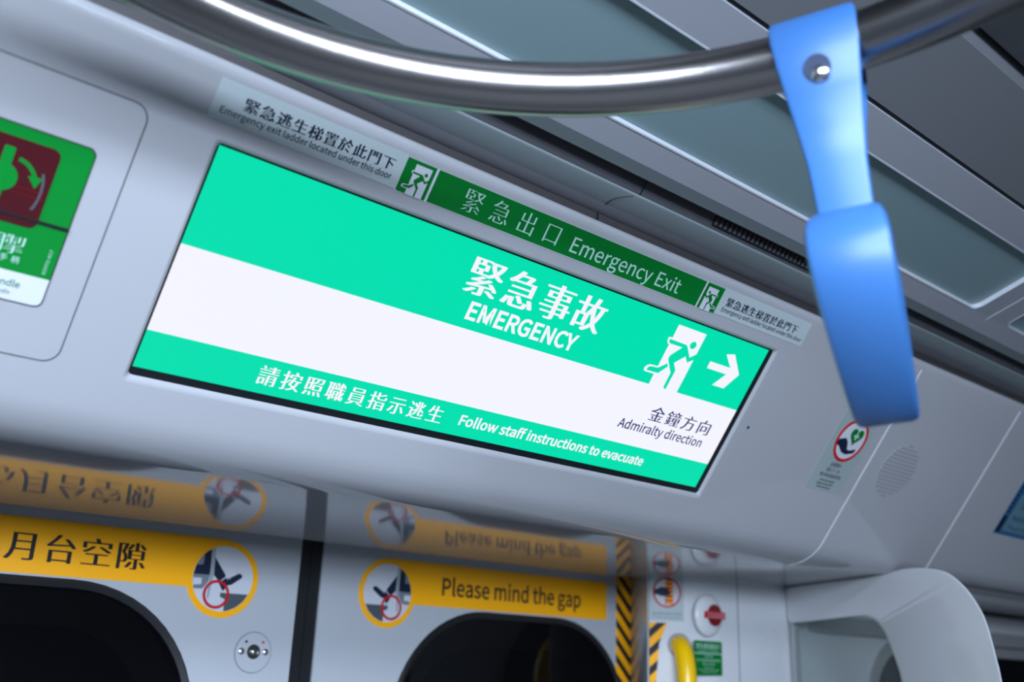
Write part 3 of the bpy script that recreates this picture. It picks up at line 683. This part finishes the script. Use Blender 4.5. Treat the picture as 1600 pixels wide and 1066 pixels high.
# --- no-hands sticker
t = thing('hand_sticker', 'pale sticker with red ringed hand symbol at the top of the door pillar', 'sticker', PIL(0.034, 0.08))
mb = MB(); slab(mb, PIL, rrect(0.0028, 0.0665, 0.0800, 0.1570, 0.001, 2), 0.0, 0.0004); mb.obj('backing', STICK, t, smooth=False)
hc = (0.0352, 0.1290)
mb = MB(); flat(mb, PIL, ell(*hc, 0.024), 0.0006, 0); ring(mb, PIL, ell(*hc, 0.0264), ell(*hc, 0.0232), 0.0004, 0.0010, 1); mb.obj('ring', [PAPER, REDP], t, smooth=False)
mb = MB(); flat(mb, PIL, rect(hc[0] - 0.0025, hc[0] + 0.0115, hc[1] - 0.0205, hc[1] + 0.0225), 0.0007, 0)
for i in range(6):
    y = hc[1] - 0.0205 + i * 0.0072; cx = hc[0] + 0.0045
    flat(mb, PIL, [(cx - 0.007, y + 0.003), (cx, y), (cx + 0.007, y + 0.003), (cx + 0.007, y + 0.0062), (cx, y + 0.0032), (cx - 0.007, y + 0.0062)], 0.0008, 1)
flat(mb, PIL, rect(hc[0] - 0.0036, hc[0] - 0.0022, hc[1] - 0.021, hc[1] - 0.004), 0.0008, 2)
mb.obj('door_edge_symbol', [REDP, YEL, GREYP], t, smooth=False)
mb = MB(); flat(mb, PIL, [(hc[0] - 0.0235, hc[1] - 0.0045), (hc[0] - 0.0235, hc[1] + 0.0052), (hc[0] - 0.017, hc[1] + 0.0055), (hc[0] - 0.012, hc[1] + 0.0085), (hc[0] - 0.004, hc[1] + 0.0088), (hc[0] + 0.001, hc[1] + 0.0062), (hc[0] + 0.0055, hc[1] + 0.0030), (hc[0] + 0.006, hc[1] - 0.0045), (hc[0] - 0.001, hc[1] - 0.0068), (hc[0] - 0.012, hc[1] - 0.0068), (hc[0] - 0.017, hc[1] - 0.0045)], 0.0010)
mb.obj('hand_symbol', NAVY, t, smooth=False)
mb = MB(); cjk(mb, PIL, '請勿將手靠近門邊', 0.0080, 0.0612, 0.0895, 0.0948, 0.0006, serif=False); latin(mb, PIL, 'Do not place hands near the door', 0.0085, 0.0612, 0.0850, 0.0872, 0.0006, bold=0.01); mb.lines('lettering', GREYD, t)

# --- push button
t = thing('emergency_button', 'round white disc with dark red button and red bar on the side wall', 'push button', SIDE(1.434, 0.093))
bc = (1.4340, 0.0930)
mb = MB(); dome(mb, SIDE, *bc, 0.0372, 0.012, 40, 8); mb.obj('disc', BEAD, t)
mb = MB(); slab(mb, SIDE, ell(bc[0] + 0.0035, bc[1], 0.0185), 0.008, 0.0138); mb.obj('button', REDB, t, smooth=False)
mb = MB(); slab(mb, SIDE, rect(bc[0] - 0.0225, bc[0] + 0.0295, bc[1] - 0.0058, bc[1] + 0.0062), 0.010, 0.0150, 0); flat(mb, SIDE, rect(bc[0] - 0.020, bc[0] + 0.027, bc[1] - 0.0038, bc[1] - 0.0030), 0.0153, 1)
cjk(mb, SIDE, '緊急求助掣', bc[0] - 0.018, bc[0] + 0.025, bc[1] - 0.001, bc[1] + 0.0045, 0.0153, serif=False, mi=1); mb.obj('bar', [REDP, PAPER], t, smooth=False)

# --- green instruction sign
t = thing('green_notice', 'small green notice with pale writing below the round button', 'sign', SIDE(1.4315, -0.009))
mb = MB(); slab(mb, SIDE, rrect(1.3935, 1.4700, -0.0085, 0.0492, 0.003, 4), 0.0, 0.0006); mb.obj('backing', DKGREEN, t, smooth=False)
mb = MB(); flat(mb, SIDE, rect(1.3935, 1.4700, 0.0272, 0.0286), 0.0008); mb.obj('rule', MINTP, t, smooth=False)
mb = MB()
cjk(mb, SIDE, '緊急通話器指示', 1.399, 1.464, 0.0355, 0.0450, 0.0008, serif=False); latin(mb, SIDE, 'Emergency call button', 1.4035, 1.4605, 0.0303, 0.0335, 0.0008)
cjk(mb, SIDE, '緊急時', 1.4225, 1.4430, 0.0207, 0.0258, 0.0008, serif=False); cjk(mb, SIDE, '按下緊急通話器與車長', 1.400, 1.4640, 0.0142, 0.0193, 0.0008, serif=False); cjk(mb, SIDE, '緊急通話', 1.417, 1.449, 0.0077, 0.0128, 0.0008, serif=False)
latin(mb, SIDE, 'When in emergency', 1.420, 1.446, 0.0035, 0.0055, 0.0008); latin(mb, SIDE, 'press the button to call the captain', 1.404, 1.460, 0.0000, 0.0020, 0.0008); latin(mb, SIDE, 'and speak to the captain', 1.412, 1.454, -0.0040, -0.0020, 0.0008)
mb.lines('lettering', MINTP, t)

# --- yellow grab handle by the door
t = thing('grab_handle', 'curved yellow grab handle coming out of the white door pillar', 'grab handle', (1.385, 1.175, 0.035))
p0 = Vector(PIL(0.0560, 0.0400, 0.0)); nn = PIL.n
hp = []
for i in range(13):
    a = i / 12 * pi / 2
    q = p0 + nn * (0.036 * sin(a)) + Vector((0.002 * sin(a), 0, -0.070 * (1 - cos(a)))); hp.append(q)
q = hp[-1]
for i in range(1, 8): hp.append(q + Vector((0.0, 0, -0.11 * i)))
mb = MB(); tube(mb, hp, 0.0165, 24); mb.obj('grip', YELH, t)
mb = MB(); tube(mb, [p0 - nn * 0.002, p0 + nn * 0.004], 0.0205, 28); mb.obj('collar', PIPE, t)

# --- seat divider with glass, standing out from the wall at an angle
DE, DN = Vector((-0.4472, -0.8944, 0)), Vector((-0.8944, 0.4472, 0))
t = thing('seat_divider', 'white moulded seat divider with glazed opening at the lower right', 'divider', (1.55, 0.91, -1.74))
XD = Plane((1.67, 1.150, 0), DE, (0, 0, 1), DN)
def bez(pts, k=8):
    """Catmull-Rom through the points"""
    out = []
    for i in range(1, len(pts) - 2):
        a, b2, c2, d = pts[i - 1:i + 3]
        for j in range(k):
            s = j / k; out.append(tuple(0.5 * ((2 * b2[q]) + (-a[q] + c2[q]) * s + (2 * a[q] - 5 * b2[q] + 4 * c2[q] - d[q]) * s * s + (-a[q] + 3 * b2[q] - 3 * c2[q] + d[q]) * s ** 3) for q in (0, 1)))
    out.append(pts[-2]); return out
outer = [(0.001, 0.105), (0.001, 0.1596), (0.09, 0.1600), (0.20, 0.1604)] + bez([(0.16, 0.1604), (0.28, 0.1606), (0.33, 0.1622), (0.374, 0.1655), (0.415, 0.1646), (0.449, 0.161), (0.4825, 0.1537), (0.5053, 0.1419), (0.5277, 0.1242), (0.547, 0.1011), (0.56, 0.0764), (0.5714, 0.0298), (0.5764, 0.0002), (0.583, -0.10), (0.59, -0.25)], 4) + [(0.60, -1.74), (0.50, -1.74)]
inner = [(0.42, -1.74), (0.385, -0.25)] + bez([(0.385, -0.25), (0.372, -0.08), (0.358, -0.0056), (0.3499, 0.0189), (0.3327, 0.0527), (0.3183, 0.0747), (0.2988, 0.0883), (0.2761, 0.0955), (0.2482, 0.0975), (0.1466, 0.0950), (0.06, 0.092)], 4) + [(0.021, 0.0916), (0.006, 0.097)]
def resample(p, n):
    L = [0]
    for q, w_ in zip(p, p[1:]): L.append(L[-1] + hypot(w_[0] - q[0], w_[1] - q[1]))
    out = []; j = 0
    for i in range(n):
        d = L[-1] * i / (n - 1)
        while j < len(L) - 2 and L[j + 1] < d: j += 1
        k = (d - L[j]) / max(L[j + 1] - L[j], 1e-9); out.append((p[j][0] + (p[j + 1][0] - p[j][0]) * k, p[j][1] + (p[j + 1][1] - p[j][1]) * k))
    return out
me = bpy.data.meshes.new('frame'); bm = bmesh.new(); dl = Vector((1.55, 0.91, -1.74)); back = Vector((0.80, 0.60, 0)) * 0.030
inn = inner[::-1]; ki = min(range(len(inn)), key=lambda i: abs(inn[i][1]) + (0 if inn[i][0] > 0.3 else 9))
out_ = outer[1:-1]; ko = min(range(len(out_)), key=lambda i: abs(out_[i][1]) + (0 if out_[i][0] > 0.5 else 9))
A = resample(inn[:ki + 1], 70) + inn[ki + 1:]
nlow = len(inn) - ki - 1
B = resample(out_[:ko + 1], 70) + resample(out_[ko:], nlow + 1)[1:]
fa = [bm.verts.new(Vector(XD(*q)) - dl) for q in A]; fb = [bm.verts.new(Vector(XD(*q)) - dl) for q in B]
ba = [bm.verts.new(Vector(XD(*q)) - dl + back) for q in A]; bb = [bm.verts.new(Vector(XD(*q)) - dl + back) for q in B]
m_ = len(A)
for i in range(m_ - 1):
    for q in ((fa[i], fa[i + 1], fb[i + 1], fb[i]), (ba[i], bb[i], bb[i + 1], ba[i + 1]), (fa[i], ba[i], ba[i + 1], fa[i + 1]), (fb[i], fb[i + 1], bb[i + 1], bb[i])): bm.faces.new(q)
bm.faces.new((fa[0], fb[0], bb[0], ba[0])); bm.faces.new((fa[-1], ba[-1], bb[-1], fb[-1]))
bmesh.ops.recalc_face_normals(bm, faces=bm.faces[:])
bm.to_mesh(me); bm.free(); me.materials.append(DIVW)
fo = bpy.data.objects.new('frame', me); C.objects.link(fo); fo.parent = t
bv = fo.modifiers.new('soft_edges', 'BEVEL'); bv.width = 0.0095; bv.segments = 5; bv.limit_method = 'ANGLE'; bv.angle_limit = radians(50); bv.harden_normals = False
me.polygons.foreach_set('use_smooth', [True] * len(me.polygons)); me.set_sharp_from_angle(angle=radians(40))
mb = MB(); gp = [(0.003, -1.70), (0.003, 0.100)] + [(a, z + 0.005) for a, z in inner[::-1][1:-1]] + [(0.43, -1.70)]
slab(mb, XD, gp, -0.015, -0.011); mb.obj('glass_pane', SGLASS, t, smooth=False)
mb = MB(); slab(mb, XD, rect(0.0008, 0.010, -1.72, 0.094), -0.02, -0.006); mb.obj('edge_post', ALU, t, smooth=False)

# --- overhead steel ring rail
RX, RY, RZ, RR = 0.180, 0.204, 0.396, 0.3456
t = thing('overhead_rail', 'curved brushed steel overhead grab rail across the top', 'grab rail', (RX, RY, RZ))
mb = MB(); tube(mb, [(RX + RR * cos(2 * pi * i / 96), RY + RR * sin(2 * pi * i / 96), RZ) for i in range(96)], 0.0194, 32, closed=True); mb.obj('rail_tube', STEEL, t)
for ang in (185, 265):
    a = radians(ang); x, y = RX + RR * cos(a), RY + RR * sin(a)
    mb = MB(); tube(mb, [(x, y, RZ), (x, y, 0.597)], 0.014, 20); mb.obj('hanger', STEEL, t)

# --- blue hanging strap
ph = radians(17.0)
T = Vector((RX + RR * cos(ph), RY + RR * sin(ph), RZ)); tu = Vector((sin(ph + radians(8)), -cos(ph + radians(8)), 0)); dn = (Vector((0, 0, -1)) + tu * 0.085).normalized()
tu2 = (tu - dn * tu.dot(dn)).normalized(); fw = tu2.cross(dn).normalized()
if fw.dot(-T) < 0: fw = -fw
t = thing('hanging_strap', 'blue plastic hanging strap looped over the steel rail', 'hanging strap', tuple(T))
K = 1.2                           # the strap is drawn on a 32 mm rail; this rail is 39 mm
def band(mb, path, widths, thick, closed=False, mi=0, sec=3):
    """strap of given width swept along path [(forward, down)], thickness normal to the path, rounded edges"""
    n = len(path); v = []
    prof = []
    for i, (a, d) in enumerate(path):
        p0_, p1_ = (path[i - 1], path[(i + 1) % n]) if closed else (path[max(i - 1, 0)], path[min(i + 1, n - 1)])
        tx, ty = p1_[0] - p0_[0], p1_[1] - p0_[1]; l = hypot(tx, ty) or 1; nx, ny = -ty / l, tx / l
        wd = widths[i]; th = thick[i] if isinstance(thick, (list, tuple)) else thick
        e = min(th / 2, 0.004)
        for (s, q) in ((-wd / 2, -th / 2 + e), (-wd / 2 + e * 0.3, -th / 2 + e * 0.3), (-wd / 2 + e, -th / 2), (wd / 2 - e, -th / 2), (wd / 2 - e * 0.3, -th / 2 + e * 0.3), (wd / 2, -th / 2 + e), (wd / 2, th / 2 - e), (wd / 2 - e * 0.3, th / 2 - e * 0.3), (wd / 2 - e, th / 2), (-wd / 2 + e, th / 2), (-wd / 2 + e * 0.3, th / 2 - e * 0.3), (-wd / 2, th / 2 - e)):
            v.append(T + (tu2 * s + fw * (a + nx * q) + dn * (d + ny * q)) * K)
    k = 12; f = []
    for i in range(n if closed else n - 1):
        a, c2 = i * k, ((i + 1) % n) * k; f += [(a + j, a + (j + 1) % k, c2 + (j + 1) % k, c2 + j) for j in range(k)]
    if not closed: f += [tuple(range(k)), tuple(range((n - 1) * k, n * k))[::-1]]
    mb.add(v, f, mi)
rr = 0.0196
path = [(0.0028, 0.118), (0.0028, 0.095), (0.0029, 0.07), (0.0048, 0.05), (rr * 0.68, 0.032), (rr * 0.96, 0.014)]
path += [(rr * cos(a), -rr * sin(a)) for a in [radians(x) for x in range(0, 181, 15)]]
path += [(-a, d) for a, d in path[5::-1]]
def wid(d):
    tab = [(-0.03, 0.0465), (0.0, 0.0465), (0.02, 0.0435), (0.045, 0.0355), (0.07, 0.0305), (0.095, 0.0285), (0.13, 0.0285)]
    for (a, x), (b2, y) in zip(tab, tab[1:]):
        if d <= b2: return x + (y - x) * smooth((d - a) / (b2 - a))
    return tab[-1][1]
mb = MB(); band(mb, path, [wid(d) for _, d in path], 0.0055); mb.obj('strap_band', BLUE, t)
lc, lb = 0.1535, 0.0440
lp = []; lw = []
for i in range(56):
    a = 2 * pi * i / 56; sa, ca = sin(a), cos(a); s_ = (sa + 1) / 2      # s_: 0 at the top of the loop, 1 at its foot
    la = 0.032 if ca > 0 else 0.024
    lp.append((la * math.copysign(abs(ca) ** 0.9, ca) - 0.058 * s_ ** 2 + 0.008, lc + lb * sa)); lw.append(0.0415 - 0.0085 * s_ ** 1.5 - 0.008 * (1 - s_) ** 10)
mb = MB(); band(mb, lp, lw, 0.010, closed=True); mb.obj('handle_loop', BLUE, t)
# rivet through the strap; a dark disc above it paints the dimple's shade
rn = (fw * 0.92 + dn * 0.39).normalized(); rd = tu2.cross(rn).normalized(); rd = rd if rd.dot(dn) > 0 else -rd
rp = Plane(T + (dn * 0.0240 + fw * (rr * 0.80) + rn * 0.0028) * K, tu2 * K, -rd * K, rn * K)
DIMPLE_SHADE = mat('strap_dimple_shade', (0.006, 0.02, 0.06, 1), 0.5)
mb = MB(); slab(mb, rp, ell(-0.0008, 0.0036, 0.0072, 0.0076), -0.004, 0.0007); mb.obj('rivet_dimple_shade', DIMPLE_SHADE, t)
mb = MB(); dome(mb, rp, 0, 0, 0.0055, 0.0035); mb.obj('rivet', CHROME, t)
